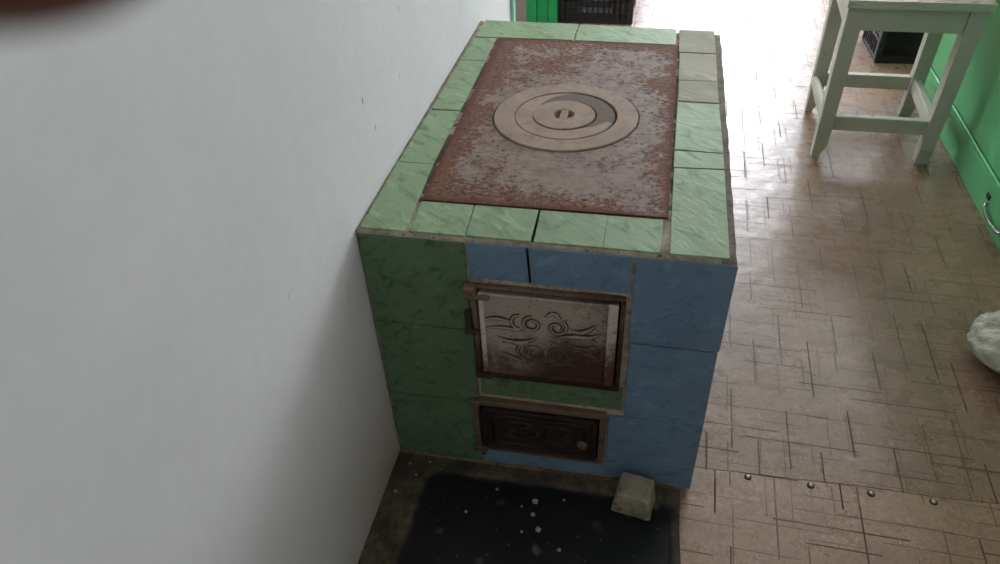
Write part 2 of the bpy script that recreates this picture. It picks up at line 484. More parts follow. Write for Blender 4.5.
b = bmesh.new()   # near piece of linoleum laid over the far one: wavy edge, lifted corner beside the stove
n = 60; top = []
for i in range(n + 1):
    x = XL + (XR - XL) * i / n
    top.append((x, SEAM + .004 * noise.noise(Vector((x * 6, 0, 1))) + .002 * noise.noise(Vector((x * 40, 0, 4))) + (x - .6) * .015))
t = bmesh.new()
up = [t.verts.new((x, y, .0018)) for x, y in top]; un_ = [t.verts.new((x, y, .0)) for x, y in top]
nu = [t.verts.new((x, YN, .0018)) for x, y in top]; nb = [t.verts.new((x, YN, -.05)) for x, y in top]; ub = [t.verts.new((x, y, -.05)) for x, y in top]
for i in range(n):
    t.faces.new((up[i], up[i + 1], nu[i + 1], nu[i])); t.faces.new((up[i], up[i + 1], ub[i + 1], ub[i]))
    t.faces.new((nb[i], nb[i + 1], ub[i + 1], ub[i])); t.faces.new((nb[i], nb[i + 1], nu[i + 1], nu[i]))
for q in un_: t.verts.remove(q)
add(b, t)
structure(build('floor_offcut', b, LINO2))
b = bmesh.new(); prism(b, [(x, y + .0028 + .001 * noise.noise(Vector((x * 30, 7, 4)))) for x, y in top] + [(XR, YF), (XL, YF)], 'z', -.05, 0, 0)
structure(build('floor', b, LINO))

b = bmesh.new(); box(b, -.16, -.0035, YN, YE - .012, 0, ZC, 0)
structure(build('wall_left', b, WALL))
b = bmesh.new(); box(b, -.168, .008, YE - .012, YE + .016, 0, 2.1, .003)
structure(build('trim_1', b, MINT))
WP = (1.5, 2.4, .9, 2.0)
b = bmesh.new(); box(b, XL, -.16, YE - .2, YE - .012, 0, ZC, 0)
for (p, q, z0, z1) in ((YE - .2, WP[0], 0, ZC), (WP[1], YF, 0, ZC), (WP[0], WP[1], 0, WP[2]), (WP[0], WP[1], WP[3], ZC)): box(b, XL - .1, XL, p, q, z0, z1, 0)
structure(build('wall_passage', b, PLAIN_WALL))
b = bmesh.new(); box(b, XL - .1, XR + .1, YN - .1, YF + .1, ZC, ZC + .1, 0)
structure(build('ceiling', b, PLAIN_WALL))

def wall_hole(name, axis, c0, c1, a0, a1, ha0, ha1, hz0, hz1, mat=None):
    """wall slab with one rectangular opening; runs along a0..a1, thick c0..c1"""
    b = bmesh.new()
    for (p, q, z0, z1) in ((a0, ha0, 0, ZC), (ha1, a1, 0, ZC), (ha0, ha1, 0, hz0), (ha0, ha1, hz1, ZC)):
        if q - p < 1e-4 or z1 - z0 < 1e-4: continue
        if axis == 'x': box(b, p, q, c0, c1, z0, z1, 0)
        else: box(b, c0, c1, p, q, z0, z1, 0)
    return structure(build(name, b, mat or PLAIN_WALL))

def window(name, axis, c, ha0, ha1, hz0, hz1, bars=2, rails=(.72,)):
    r = structure(empty(name, ((ha0 + ha1) / 2, c, hz0) if axis == 'x' else (c, (ha0 + ha1) / 2, hz0)))
    b = bmesh.new()
    def bx(p, q, z0, z1, th):
        if axis == 'x': box(b, p, q, c - th / 2, c + th / 2, z0, z1, .003)
        else: box(b, c - th / 2, c + th / 2, p, q, z0, z1, .003)
    f = .045
    bx(ha0, ha0 + f, hz0, hz1, .07); bx(ha1 - f, ha1, hz0, hz1, .07); bx(ha0 + f, ha1 - f, hz0, hz0 + f, .07); bx(ha0 + f, ha1 - f, hz1 - f, hz1, .07)
    for k in range(1, bars):
        x = ha0 + (ha1 - ha0) * k / bars; bx(x - .018, x + .018, hz0 + f, hz1 - f, .055)
    build('window_frame', b, WOODW, r)
    b = bmesh.new()
    if axis == 'x': box(b, ha0 + f, ha1 - f, c - .002, c + .002, hz0 + f, hz1 - f, 0)
    else: box(b, c - .002, c + .002, ha0 + f, ha1 - f, hz0 + f, hz1 - f, 0)
    build('pane', b, GLASS, r)
    b = bmesh.new()
    if axis == 'x': box(b, ha0 - .04, ha1 + .04, c - .16, c + .03, hz0 - .03, hz0, .004)
    else: box(b, c - .16, c + .03, ha0 - .04, ha1 + .04, hz0 - .03, hz0, .004)
    build('window_sill', b, WOODW, r)
    return r

def portal(loc, rot, sx, sy):
    l = bpy.data.lights.new('window_portal', 'AREA'); l.shape = 'RECTANGLE'; l.size = sx; l.size_y = sy
    l.cycles.is_portal = True
    o = link(bpy.data.objects.new('window_portal', l)); o.location = loc; o.rotation_euler = rot

# the far window mirrored in the floor, one in the right wall, two unseen ones added as fill
window('fill_window_passage', 'y', XL - .06, *WP)  # unseen passage window, added to brighten the cabinet and stool sides
portal((XL - .11, (WP[0] + WP[1]) / 2, (WP[2] + WP[3]) / 2), (0, -PI / 2, 0), WP[3] - WP[2], WP[1] - WP[0])
WF = (.30, 1.66, .50, 2.85)
wall_hole('wall_far', 'x', YF, YF + .1, XL, XR, *WF, mat=m_plain('olive_wall_paint', srgb(112, 112, 98), .8, .2, var=.1, scale=4))
window('window_1', 'x', YF + .06, *WF)
portal(((WF[0] + WF[1]) / 2, YF + .11, (WF[2] + WF[3]) / 2), (-PI / 2, 0, 0), WF[1] - WF[0], WF[3] - WF[2])
WR = (2.05, 3.65, .90, 2.25); WB = (-1.85, -1.35, 1.2, 1.75)  # WB: small unseen window behind the camera, added as fill light
b = bmesh.new()
for (p, q, z0, z1) in ((YN, WB[0], 0, ZC), (WB[1], WR[0], 0, ZC), (WR[1], YF, 0, ZC), (WB[0], WB[1], 0, WB[2]), (WB[0], WB[1], WB[3], ZC), (WR[0], WR[1], 0, WR[2]), (WR[0], WR[1], WR[3], ZC)):
    box(b, XR, XR + .1, p, q, z0, z1, 0)
structure(build('wall_right', b, PLAIN_WALL))
for nm, w_ in (('window_2', WR), ('fill_window_near', WB)):
    window(nm, 'y', XR + .06, *w_)
    portal((XR + .11, (w_[0] + w_[1]) / 2, (w_[2] + w_[3]) / 2), (0, PI / 2, 0), w_[3] - w_[2], w_[1] - w_[0])
b = bmesh.new(); box(b, -.16, XR, YN - .1, YN, 0, ZC, 0)
structure(build('wall_near', b, PLAIN_WALL))

# green boarded end of a partition on the grey wall, beyond the left wall
YD = 2.45
b = bmesh.new(); box(b, XL, -.018, YD + .02, YD + .12, 0, ZC, 0)
structure(build('wall_partition', b, GREYP))
b = bmesh.new()
for x0, x1 in ((-.153, -.104), (-.102, -.052), (-.050, -.0125)): box(b, x0, x1, YD - .008 * (x0 > -.06), YD + .14, 0, 2.1, .004)
structure(build('trim_2', b, GREEND))

# ------------------------------------------------------------------ the stove
SO = (W / 2, D / 2, 0)
stove = empty('tiled_stove', SO, 'brick cooking stove clad in green and blue glazed tiles with a rusty iron top', 'stove')

b = bmesh.new(); grid_box(b, -.0028, W + .0045, .004, D - .004, 0, H - .003, .022)
for v in b.verts:
    nn = noise.noise_vector(v.co * 30) + .5 * noise.noise_vector(v.co * 90)
    k = .0012
    if v.co.x > W - .03: k = .0022; v.co.x -= .010 * (1 - v.co.z / H) + .003
    v.co.y *= (.950 - .048 * v.co.x / .6) / D
    d = nn * k; d.z = min(d.z, .001) if v.co.z > .01 else 0
    if v.co.y < .006: d.y = max(d.y, -.001)
    v.co += d; v.co.x = max(v.co.x, -.0028)
for f in b.faces: f.material_index = 1 if f.calc_center_median().x > W - .012 else 0
build('masonry_body', b, [MORTAR, MORTAR_G], stove, smooth=True)

# green and grey tiles round the plate
TZ0, TZ1 = H - .010, H
b = bmesh.new()
def jit(): return random.uniform(-.0012, .0012)
def tile_top(pts, mi, dz=0.):
    prism(b, [(x + jit() * .6, y + jit() * .6) for x, y in pts], 'z', TZ0, TZ1 + dz, .0012, mi)
def R(x0, x1, y0, y1): return [(x0, y0), (x1, y0), (x1, y1), (x0, y1)]
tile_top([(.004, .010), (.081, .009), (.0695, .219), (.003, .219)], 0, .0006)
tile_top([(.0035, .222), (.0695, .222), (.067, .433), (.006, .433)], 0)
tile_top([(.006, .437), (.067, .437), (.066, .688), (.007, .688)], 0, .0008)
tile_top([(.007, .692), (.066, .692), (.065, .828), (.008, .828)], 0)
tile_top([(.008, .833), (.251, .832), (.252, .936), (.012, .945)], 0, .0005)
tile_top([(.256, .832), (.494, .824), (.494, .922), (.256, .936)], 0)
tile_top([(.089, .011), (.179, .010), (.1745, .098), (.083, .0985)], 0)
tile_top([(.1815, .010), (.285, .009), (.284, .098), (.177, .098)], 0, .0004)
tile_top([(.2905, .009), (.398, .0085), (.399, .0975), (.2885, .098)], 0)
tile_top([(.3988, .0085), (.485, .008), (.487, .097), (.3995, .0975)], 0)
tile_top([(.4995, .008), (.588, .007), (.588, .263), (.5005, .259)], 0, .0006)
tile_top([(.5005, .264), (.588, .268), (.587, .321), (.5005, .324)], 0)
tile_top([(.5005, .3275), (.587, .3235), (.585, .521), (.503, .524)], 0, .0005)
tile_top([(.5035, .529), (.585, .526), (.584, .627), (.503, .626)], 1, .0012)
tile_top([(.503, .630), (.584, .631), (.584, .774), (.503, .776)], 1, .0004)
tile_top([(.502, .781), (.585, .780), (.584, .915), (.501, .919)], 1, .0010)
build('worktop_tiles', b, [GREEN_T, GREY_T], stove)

# front tiles, two greens and blue
b = bmesh.new()
def tile_front(pts, mi, dy=0.):
    prism(b, [(x + jit() * .6, z + jit() * .6) for x, z in pts], 'y', -dy, .010, .0012, mi)
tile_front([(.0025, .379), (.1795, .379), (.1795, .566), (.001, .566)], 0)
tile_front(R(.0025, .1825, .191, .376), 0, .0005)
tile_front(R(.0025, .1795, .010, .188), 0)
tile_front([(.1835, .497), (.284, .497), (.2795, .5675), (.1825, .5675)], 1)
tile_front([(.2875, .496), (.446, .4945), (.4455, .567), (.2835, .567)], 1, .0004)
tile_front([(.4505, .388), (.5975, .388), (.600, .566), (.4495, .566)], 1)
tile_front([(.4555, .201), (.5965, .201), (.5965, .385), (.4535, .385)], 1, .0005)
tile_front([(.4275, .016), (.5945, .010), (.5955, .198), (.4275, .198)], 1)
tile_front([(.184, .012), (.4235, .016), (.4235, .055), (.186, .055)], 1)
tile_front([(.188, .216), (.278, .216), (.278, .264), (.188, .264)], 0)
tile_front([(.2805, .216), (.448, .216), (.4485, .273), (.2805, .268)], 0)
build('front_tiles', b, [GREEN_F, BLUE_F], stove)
b = bmesh.new()
prism(b, [(.2805, .497), (.2865, .497), (.2825, .566), (.2800, .566)], 'y', .0005, .004, 0)
build('open_joint', b, SOOT, stove)
b = bmesh.new(); prism(b, [(.1775, .03), (.1835, .03), (.1835, .062), (.1790, .062)], 'y', .0005, .004, 0)
build('open_joint', b, SOOT, stove)
b = bmesh.new(); prism(b, [(.2860, .012), (.2895, .012), (.2880, .098), (.2850, .098)], 'z', H - .0045, H - .0020, 0)
build('open_joint', b, SOOT, stove)

# side tiles (right flank)
b = bmesh.new()
for i, (y0, y1) in enumerate(((.012, .21), (.214, .42), (.424, .63), (.634, .84), (.844, .92))):
    for z0, z1 in ((.012, .198), (.201, .385), (.388, .548)):
        prism(b, [(y0, z0), (y1, z0), (y1, z1), (y0, z1)], 'x', W - .014, W - .001 + .0003 * (i % 2), .0012, 0)
build('side_tiles', b, BLUE_S, stove)

# cast iron plate with cooking rings
CX, CY, RR = .2853, .4335, .1440
plate_z = H + .0015
b = bmesh.new()
t = bmesh.new()
outl = [(.0830, .1010), (.4950, .1020), (.4985, .816), (.0700, .8265)]
nn = 96; ring_o = []; ring_i = []
# outer boundary sampled along rays from the ring centre
def ray_hit(a):
    d = Vector((math.cos(a), math.sin(a))); best = 9
    for i in range(4):
        p = Vector(outl[i]); q = Vector(outl[(i + 1) % 4]); e = q - p
        den = d.x * e.y - d.y * e.x
        if abs(den) < 1e-9: continue
        w = p - Vector((CX, CY)); s = (w.x * e.y - w.y * e.x) / den; u = (w.x * d.y - w.y * d.x) / den
        if s > 0 and -1e-6 <= u <= 1 + 1e-6: best = min(best, s)
    return Vector((CX, CY)) + d * best
angs = sorted([2 * PI * k / nn for k in range(nn)] + [math.atan2(p[1] - CY, p[0] - CX) % (2 * PI) for p in outl])
loops = []
for z in (plate_z, plate_z - .009):
    o_ = [t.verts.new((*ray_hit(a), z)) for a in angs]
    i_ = [t.verts.new((CX + (RR + .0022) * math.cos(a), CY + (RR + .0022) * math.sin(a), z)) for a in angs]
    loops.append((o_, i_))
m_ = len(angs)
for k in range(m_):
    k2 = (k + 1) % m_
    (o1, i1), (o2, i2) = loops
    t.faces.new((o1[k], o1[k2], i1[k2], i1[k])); t.faces.new((o2[k], o2[k2], i2[k2], i2[k]))
    t.faces.new((o1[k], o1[k2], o2[k2], o2[k])); t.faces.new((i1[k], i1[k2], i2[k2], i2[k]))
add(b, t)
lathe(b, [(RR + .003, plate_z - .0085), (RR - .012, plate_z - .0085), (RR - .012, plate_z - .0065), (RR + .003, plate_z - .0065)], (CX, CY, 0), 64)
plate = build('cooking_plate', b, PLATE, stove)

def ring(name, c, r0, r1, zt, mat, par, th=.006):
    b = bmesh.new(); e = .0012
    lathe(b, [(r0, zt - th), (r0, zt - e), (r0 + e, zt), (r1 - e * 1.6, zt), (r1, zt - e * 1.6), (r1, zt - th)], c, 96)
    o = build(name, b, mat, par)
    return o
ring('outer_ring', (CX, CY, 0), .1022, RR - .0004, plate_z + .0030, RING, plate)
ring('middle_ring', (CX - .002, CY + .001, 0), .0636, .0996, plate_z + .0018, RING_C, plate)
LC = (CX - .0035, CY + .003, 0)
b = bmesh.new(); zt = plate_z + .0026
lathe(b, [(0, zt - .0095), (.0165, zt - .0085), (.0205, zt - .001), (.0217, zt), (.0608, zt), (.0620, zt - .0014), (.0620, zt - .006), (.022, zt - .016), (0, zt - .016)], LC, 96, closed=False)
lid = build('ring_lid', b, [RING], plate)
b = bmesh.new(); box(b, LC[0] - .0075, LC[0] + .0075, LC[1] - .020, LC[1] + .0195, zt - .0095, zt - .0005, .0015)
build('lifting_bar', b, RING, lid)
b = bmesh.new(); lathe(b, [(0, plate_z - .0145), (RR, plate_z - .0145), (RR, plate_z - .0135), (0, plate_z - .0135)], (CX, CY, 0), 48, closed=False)
# (the soot bed seen through the joints)
build('soot_bed', b, SOOT, plate)
b = bmesh.new(); prism(b, [(.0700, .0985), (.5005, .0985), (.5035, .826), (.0650, .832)], 'z', H - .0075, H - .0028, 0)
build('plate_joint', b, MORTAR_D, stove)

# ---------------- doors
def spiral(cx, cz, r, turns, y, d=1, a0=0., n=26):
    return [(cx + r * (1 - .75 * i / n) * math.cos(a0 + d * turns * 2 * PI * i / n), y, cz + r * (1 - .75 * i / n) * math.sin(a0 + d * turns * 2 * PI * i / n)) for i in range(n + 1)]
def arc(p, q, sag, y, n=12):
    out = []
    for i in range(n + 1):
        u = i / n; out.append((p[0] + (q[0] - p[0]) * u, y, p[1] + (q[1] - p[1]) * u + sag * 4 * u * (1 - u)))
    return out
UPY = Vector((0, 1, 0))

X0, X1, Z0, Z1 = .1855, .4415, .279, .486
b = bmesh.new()
FR = [((X0, Z0), (X1, Z0), .011, 'h'), ((X0, Z1 - .011), (X1, Z1), .011, 'h')]
box(b, X0, X1, -.010, .01, Z0 - .004, Z0 + .012, .002); box(b, X0 + .006, X1, -.006, .01, Z1 - .006, Z1, .002)
box(b, X0, X0 + .010, -.008, .01, Z0 + .012, Z1 - .009, .002); box(b, X1 - .008, X1, -.009, .01, Z0 + .012, Z1 - .009, .002)
fdoor = build('fire_door', b, DOOR_F, stove)
b = bmesh.new(); box(b, X0 + .009, X1 - .007, -.001, .009, Z0 + .010, Z1 - .005, 0); build('door_recess', b, SOOT, fdoor)
# leaf: dished panel with raised rim
lx0, lx1, lz0, lz1 = X0 + .014, X1 - .011, Z0 + .015, Z1 - .009
b = bmesh.new()
box(b, lx0, lx1, -.011, -.002, lz0, lz1, .002)
rim = .009
box(b, lx0, lx0 + rim, -.015, -.004, lz0, lz1, .002, 1); box(b, lx1 - .016, lx1, -.0165, -.004, lz0, lz1, .002, 1)
box(b, lx0 + rim, lx1 - .016, -.014, -.004, lz1 - .007, lz1, .002); box(b, lx0 + rim, lx1 - .016, -.0155, -.004, lz0, lz0 + .008, .002)
leaf = build('door_leaf', b, [DOOR_L, STRIP], fdoor)
b = bmesh.new(); y = -.0112; mx = (lx0 + lx1) / 2 - .006; mz = (lz0 + lz1) / 2
def relief(pts, r):
    """raised line with a grimy foot"""
    w = [q * 1.7 + .0005 for q in r] if isinstance(r, list) else r * 1.7 + .0005
    tube(b, [(p[0], -.0108, p[2]) for p in pts], w, 6, 1, flat=.35, up=UPY); tube(b, pts, r, 6, 0, up=UPY)
def leafy(p, q, sag, r): relief(arc(p, q, sag, y), [.0008 + r * math.sin(PI * i / 12) for i in range(13)])
def boss(x, z, r): lathe(b, [(0, .0055), (r * .6, .0045), (r, 0), (0, 0)], (x, y, z), 16, closed=False, axis='y')
relief(spiral(mx - .020, mz + .032, .0170, 1.5, y, 1, PI / 2), .0022); boss(mx - .020, mz + .032, .006)
relief(spiral(mx + .022, mz + .030, .0180, 1.2, y, -1, PI / 3), .0024); boss(mx + .022, mz + .030, .007)
relief([(mx - .043 + .012 * math.cos(a), y, mz + .034 + .015 * math.sin(a)) for a in [PI * .45 + PI * 1.1 * k / 12 for k in range(13)]], .0024)
for s, zz in ((-1, -.034), (1, -.034)):
    cx = mx + .003 + s * .021
    relief([(cx + .0145 * math.cos(2 * PI * k / 24), y, mz + zz + .0145 * math.sin(2 * PI * k / 24)) for k in range(25)], .0020); boss(cx, mz + zz, .0065)
    relief([(cx + s * .004 + .024 * math.cos(a), y, mz + zz + .022 * math.sin(a)) for a in [(-PI * .62 + PI * 1.05 * k / 14) if s > 0 else (PI * 1.62 - PI * 1.05 * k / 14) for k in range(15)]], .0022)
leafy((mx - .106, mz + .030), (mx - .052, mz + .030), .008, .0026); leafy((mx - .100, mz + .014), (mx - .030, mz + .012), .005, .0022)
leafy((mx - .080, mz - .004), (mx - .012, mz + .002), -.012, .0034); leafy((mx - .072, mz - .020), (mx - .036, mz - .024), .010, .0026)
leafy((mx - .074, mz - .040), (mx - .026, mz - .058), -.004, .0022); leafy((mx - .02, mz - .058), (mx + .028, mz - .058), -.006, .0024)
leafy((mx + .044, mz + .030), (mx + .088, mz + .046), -.012, .0032); leafy((mx + .050, mz + .020), (mx + .096, mz + .026), -.008, .0028)
leafy((mx + .020, mz + .006), (mx + .090, mz + .006), .008, .0032); leafy((mx + .044, mz - .006), (mx + .094, mz - .004), -.008, .0030)
leafy((mx + .052, mz - .030), (mx + .092, mz - .034), .008, .0022); leafy((mx + .036, mz - .052), (mx + .070, mz - .040), -.006, .0024)
leafy((mx + .002, mz + .050), (mx + .026, mz + .058), .006, .0022); leafy((mx + .012, mz + .064), (mx + .030, mz + .048), .002, .0018)
relief(spiral(mx + .082, mz - .014, .013, .9, y, 1, -PI / 2), .0022)
build('ornament', b, [DOOR_L, ORN], leaf, smooth=True)
b = bmesh.new()
box(b, X0 - .010, X0 + .034, -.020, -.006, Z1 - .020, Z1 - .010, .004); box(b, X0 - .010, X0 + .012, -.022, -.002, Z1 - .014, Z1 + .006, .005)
build('upper_hinge', b, DOOR_F, fdoor)
b = bmesh.new(); box(b, X0 - .014, X0 - .003, -.010, 0, Z0 + .105, Z0 + .150, .002); box(b, X0 - .016, X0 + .008, -.014, 0, Z0 + .100, Z0 + .112, .003)
build('latch_catch', b, IRON_D, fdoor)
b = bmesh.new(); box(b, X0 - .002, X0 + .03, -.017, -.004, Z0 - .004, Z0 + .010, .004)
build('lower_hinge', b, DOOR_F, fdoor)

AX0, AX1, AZ0, AZ1 = .1675, .4235, .060, .205
b = bmesh.new()
box(b, AX0, AX1, -.009, .01, AZ1 - .013, AZ1, .003); box(b, AX0 + .004, AX1 - .004, -.009, .01, AZ0, AZ0 + .012, .003)
box(b, AX0 + .002, AX0 + .014, -.008, .01, AZ0 + .012, AZ1 - .013, .002); box(b, AX1 - .012, AX1, -.008, .01, AZ0 + .004, AZ1 - .013, .002)
adoor = build('ash_door', b, ASH_F, stove)
b = bmesh.new(); box(b, AX0 + .013, AX1 - .011, -.001, .009, AZ0 + .011, AZ1 - .012, 0); build('door_recess', b, SOOT, adoor)
ax0, ax1, az0, az1 = AX0 + .018, AX1 - .016, AZ0 + .014, AZ1 - .017
b = bmesh.new(); box(b, ax0, ax1, -.009, -.002, az0, az1, .002)
box(b, ax0, ax1, -.0135, -.004, az1 - .007, az1, .002); box(b, ax0, ax1, -.0135, -.004, az0, az0 + .007, .002)
box(b, ax0, ax0 + .007, -.0135, -.004, az0, az1, .002); box(b, ax1 - .008, ax1, -.0135, -.004, az0, az1, .002)
aleaf = build('door_leaf', b, ASH_D, adoor)
b = bmesh.new(); y = -.0095; mx = (ax0 + ax1) / 2; mz = (az0 + az1) / 2
for s in (-1, 1):
    c8 = [(mx + s * .088, mz - .032), (mx + s * .088, mz + .032), (mx + s * .066, mz + .040), (mx, mz + .040)]
    tube(b, [(p, y, q) for p, q in c8], .0022, 6, up=UPY)
    tube(b, [(p, y, 2 * mz - q) for p, q in c8], .0022, 6, up=UPY)
    tube(b, spiral(mx + s * .024, mz + .004, .013, 1.5, y, s, PI / 2), .0025, 6, up=UPY)
    tube(b, spiral(mx + s * .052, mz - .004, .010, 1.3, y, -s, PI / 2), .0022, 6, up=UPY)
    tube(b, arc((mx + s * .01, mz - .014), (mx + s * .064, mz - .014), -.008, y), .002, 6, up=UPY)
    tube(b, arc((mx + s * .01, mz + .020), (mx + s * .060, mz + .018), .007, y), .002, 6, up=UPY)
lathe(b, [(0, .005), (.006, .004), (.008, 0), (0, 0)], (mx, y, mz), 16, closed=False, axis='y')
build('ornament', b, ASH_D, aleaf, smooth=True)
b = bmesh.new(); lathe(b, [(0, .009), (.009, .008), (.011, .003), (.008, 0), (0, 0)], (ax1 - .026, y, mz - .012), 20, closed=False, axis='y')
build('knob', b, ASH_F, aleaf, smooth=True)
b = bmesh.new(); box(b, AX0 - .004, AX0 + .026, -.016, -.004, AZ0 - .002, AZ0 + .010, .004); build('hinge', b, ASH_F, adoor)
b = bmesh.new(); box(b, AX0 - .004, AX0 + .02, -.015, -.004, AZ1 - .012, AZ1 + .002, .004)
build('hinge', b, ASH_F, adoor)

# ------------------------------------------------------------------ hearth sheet, brick, screws, crumbs
b = bmesh.new(); z0 = .0022
nx, ny = 64, 56; SX, SY = .577, .50
t = bmesh.new(); g = []
for j in range(ny + 1):
    row = []
    for i in range(nx + 1):
        x = -.0025 + (SX + .0025) * i / nx; y = -.002 - SY * j / ny
        px = max(abs(x - .318) - .215, 0); py = max(abs(y + .27) - .2, 0); sd = math.hypot(px, py) - .034
        z = z0 + .0012 + .004 * max(0, min(1, (sd + .004) / .012)) - .0035 * max(0, min(1, (sd - .012) / .014)) * (1 if x < .3 else .4)
        z += .0007 * noise.noise(Vector((x * 16, y * 16, 2)))
        if i == nx: x += .004 * noise.noise(Vector((y * 9, 3, 1)))
        row.append(t.verts.new((x, y, z)))
    g.append(row)
for j in range(ny):
    for i in range(nx): t.faces.new((g[j][i], g[j][i + 1], g[j + 1][i + 1], g[j + 1][i]))
ext = bmesh.ops.extrude_face_region(t, geom=t.faces[:])
for v in [v for v in ext['geom'] if isinstance(v, bmesh.types.BMVert)]: v.co.z = .0019
add(b, t)
sh = build('hearth_sheet', b, SHEET, None, smooth=False, loc=(0, 0, 0))
tag(sh, 'sooty black iron hearth sheet with a worn brown margin on the floor before the stove', 'hearth sheet')

b = bmesh.new(); grid_box(b, -.035, .035, -.028, .028, 0, .062, .005)
for v in b.verts:
    c = Vector((0, 0, .031)); d = v.co - c
    # rounded block
    m = Vector((.035, .028, .031)); q = Vector((max(abs(d.x) - m.x + .005, 0), max(abs(d.y) - m.y + .005, 0), max(abs(d.z) - m.z + .005, 0)))
    if q.length > .005:
        s = .005 / q.length
        d = Vector(((min(abs(d.x), m.x - .005) + q.x * s) * (1 if d.x > 0 else -1), (min(abs(d.y), m.y - .005) + q.y * s) * (1 if d.y > 0 else -1), (min(abs(d.z), m.z - .005) + q.z * s) * (1 if d.z > 0 else -1)))
    d.x *= 1 - .10 * (d.z / .031); d += noise.noise_vector(d * 38) * .0014 + noise.noise_vector(d * 140) * .0005
    v.co = c + d
zm = min(v.co.z for v in b.verts)
for v in b.verts: v.co.z -= zm
br = build('brick', b, BRICK, None, smooth=True, loc=(0, 0, 0))
br.location = (.488, -.052, .0045); br.rotation_euler = (0, 0, math.radians(-9))
tag(br, 'small worn grey brick lying on the hearth sheet against the blue tiles', 'brick')

scr0 = None
for i, (x, where) in enumerate(((.709, 'nearest the stove along the linoleum seam'), (.828, 'second from the stove along the linoleum seam'),
                       (.939, 'third from the stove along the linoleum seam'), (1.051, 'farthest from the stove along the linoleum seam'))):
    if scr0 is None:
        r = scr0 = empty('screw', (0, 0, 0))
        b = bmesh.new(); lathe(b, [(0, .0020), (.0062, .0020), (.0072, .0012), (.0074, 0), (0, 0)], (0, 0, 0), 24, closed=False); build('washer', b, WASHER, r, world=False)
        b = bmesh.new(); lathe(b, [(0, .0046), (.0026, .0042), (.0042, .0028), (.0044, .0018), (0, .0018)], (0, 0, 0), 20, closed=False)
        build('screw_head', b, SCREWM, r, smooth=True, world=False)
    else: r = copy_tree(scr0)
    r.location = (x, .054, .0018)
    tag(r, 'shiny screw with a dark washer, ' + where, 'screw', 'screws along the linoleum seam')

def crumb_mesh(r):
    b = bmesh.new(); t = bmesh.new(); bmesh.ops.create_icosphere(t, subdivisions=2, radius=r)
    s = random.uniform(0, 9)
    for v in t.verts:
        v.co += noise.noise_vector(v.co / r * 1.1 + Vector((s, s, s))) * r * .4; v.co.z = max(v.co.z * .6, -r * .25)
    zm = min(v.co.z for v in t.verts)
    for v in t.verts: v.co.z -= zm
    add(b, t); me = bpy.data.meshes.new('plaster_crumb')
    bmesh.ops.recalc_face_normals(b, faces=b.faces); b.to_mesh(me); b.free(); me.materials.append(PLASTERB); return me
CM = [crumb_mesh(.0055), crumb_mesh(.0042), crumb_mesh(.003)]
def crumb(x, y, z, k, label, group, sc=1.):
    o = link(bpy.data.objects.new('plaster_crumb', CM[k])); o.location = (x, y, z); o.rotation_euler = (0, 0, random.uniform(0, 6)); o.scale = (sc, sc, sc)
    tag(o, label, 'crumb', group)

# ------------------------------------------------------------------ white stool
ST = (1.1575, 1.546); RZ = math.radians(-1.0)
st = empty('stool', (ST[0], ST[1], 0), 'worn white painted wooden stool beside the green cabinet', 'stool', rz=RZ)
hx, hy = .1775, .182
for sx in (-1, 1):
    for sy in (-1, 1):
        b = bmesh.new(); w = .042
        def sq(x, y, wx, wy, z): return [(x, y, z), (x - sx * wx, y, z), (x - sx * wx, y - sy * wy, z), (x, y - sy * wy, z)]
        hexa(b, sq(sx * hx - (.004 if sx > 0 else 0), sy * hy, w * (.5 if sx < 0 else .95), w * .8, 0) + sq(sx * hx, sy * hy, w, w, .045), .002)
        hexa(b, sq(sx * hx, sy * hy, w, w, .045) + sq(sx * hx + (.014 if sx > 0 else .001), sy * hy, w + .006, w + .004, .491), .002)
        for v in b.verts: v.co.x += .013 * (v.co.y + hy) / (2 * hy)
        rough(b, .0012, 28, sx + 3 * sy)
        for v in b.verts: v.co.z = max(v.co.z, 0)
        build('leg', b, WHITEP, st, world=False)
def rail(name, *a):
    b = bmesh.new(); box(b, *a, .003); rough(b, .001, 30, a[0])
    for v in b.verts: v.co.x += .013 * (v.co.y + hy) / (2 * hy)
    build(name, b, WHITEP, st, world=False)
rail('apron', -hx + .045, hx - .036, -hy + .004, -hy + .028, .419, .490); rail('apron', -hx + .045, hx - .036, hy - .028, hy - .004, .419, .490)
rail('apron', -hx + .004, -hx + .028, -hy + .05, hy - .05, .419, .490); rail('apron', hx - .028, hx - .004, -hy + .05, hy - .05, .419, .490)
rail('stretcher', -hx + .04, hx - .04, -hy + .006, -hy + .030, .098, .145); rail('stretcher', -hx + .04, hx - .04, hy - .030, hy - .006, .098, .145)
rail('stretcher', hx - .034, hx - .010, -hy + .04, hy - .04, .098, .145)
b = bmesh.new()   # left stretcher, worn round in the middle
tube(b, [(-hx + .020, -hy + .035 + (2 * hy - .07) * i / 10, .122) for i in range(11)], [.020 + .006 * math.sin(PI * i / 10) for i in range(11)], 12, flat=1.0)
for v in b.verts: v.co.x = -hx + .020 + (v.co.x + hx - .020) * .55
rough(b, .001, 30, 5); build('stretcher', b, WHITEP, st, world=False, smooth=True)
b = bmesh.new()
for i in range(5):
    y0 = -hy - .018 + i * (2 * hy + .036) / 5; y1 = y0 + (2 * hy + .036) / 5 - .0015
    t = bmesh.new(); grid_box(t, -hx - .007, hx + .018, y0, y1, .4905, .512, .03)
    for v in t.verts:
        d = noise.noise_vector(v.co * 24 + Vector((i, 0, 0))) * .0016
        v.co.y += d.y; v.co.z += d.z if v.co.z > .502 else 0
    add(b, t, 0)
for f in b.faces:
    f.normal_update()
    if f.normal.z > .7: f.material_index = 1
build('seat', b, [WHITEP, SEATP], st, world=False)

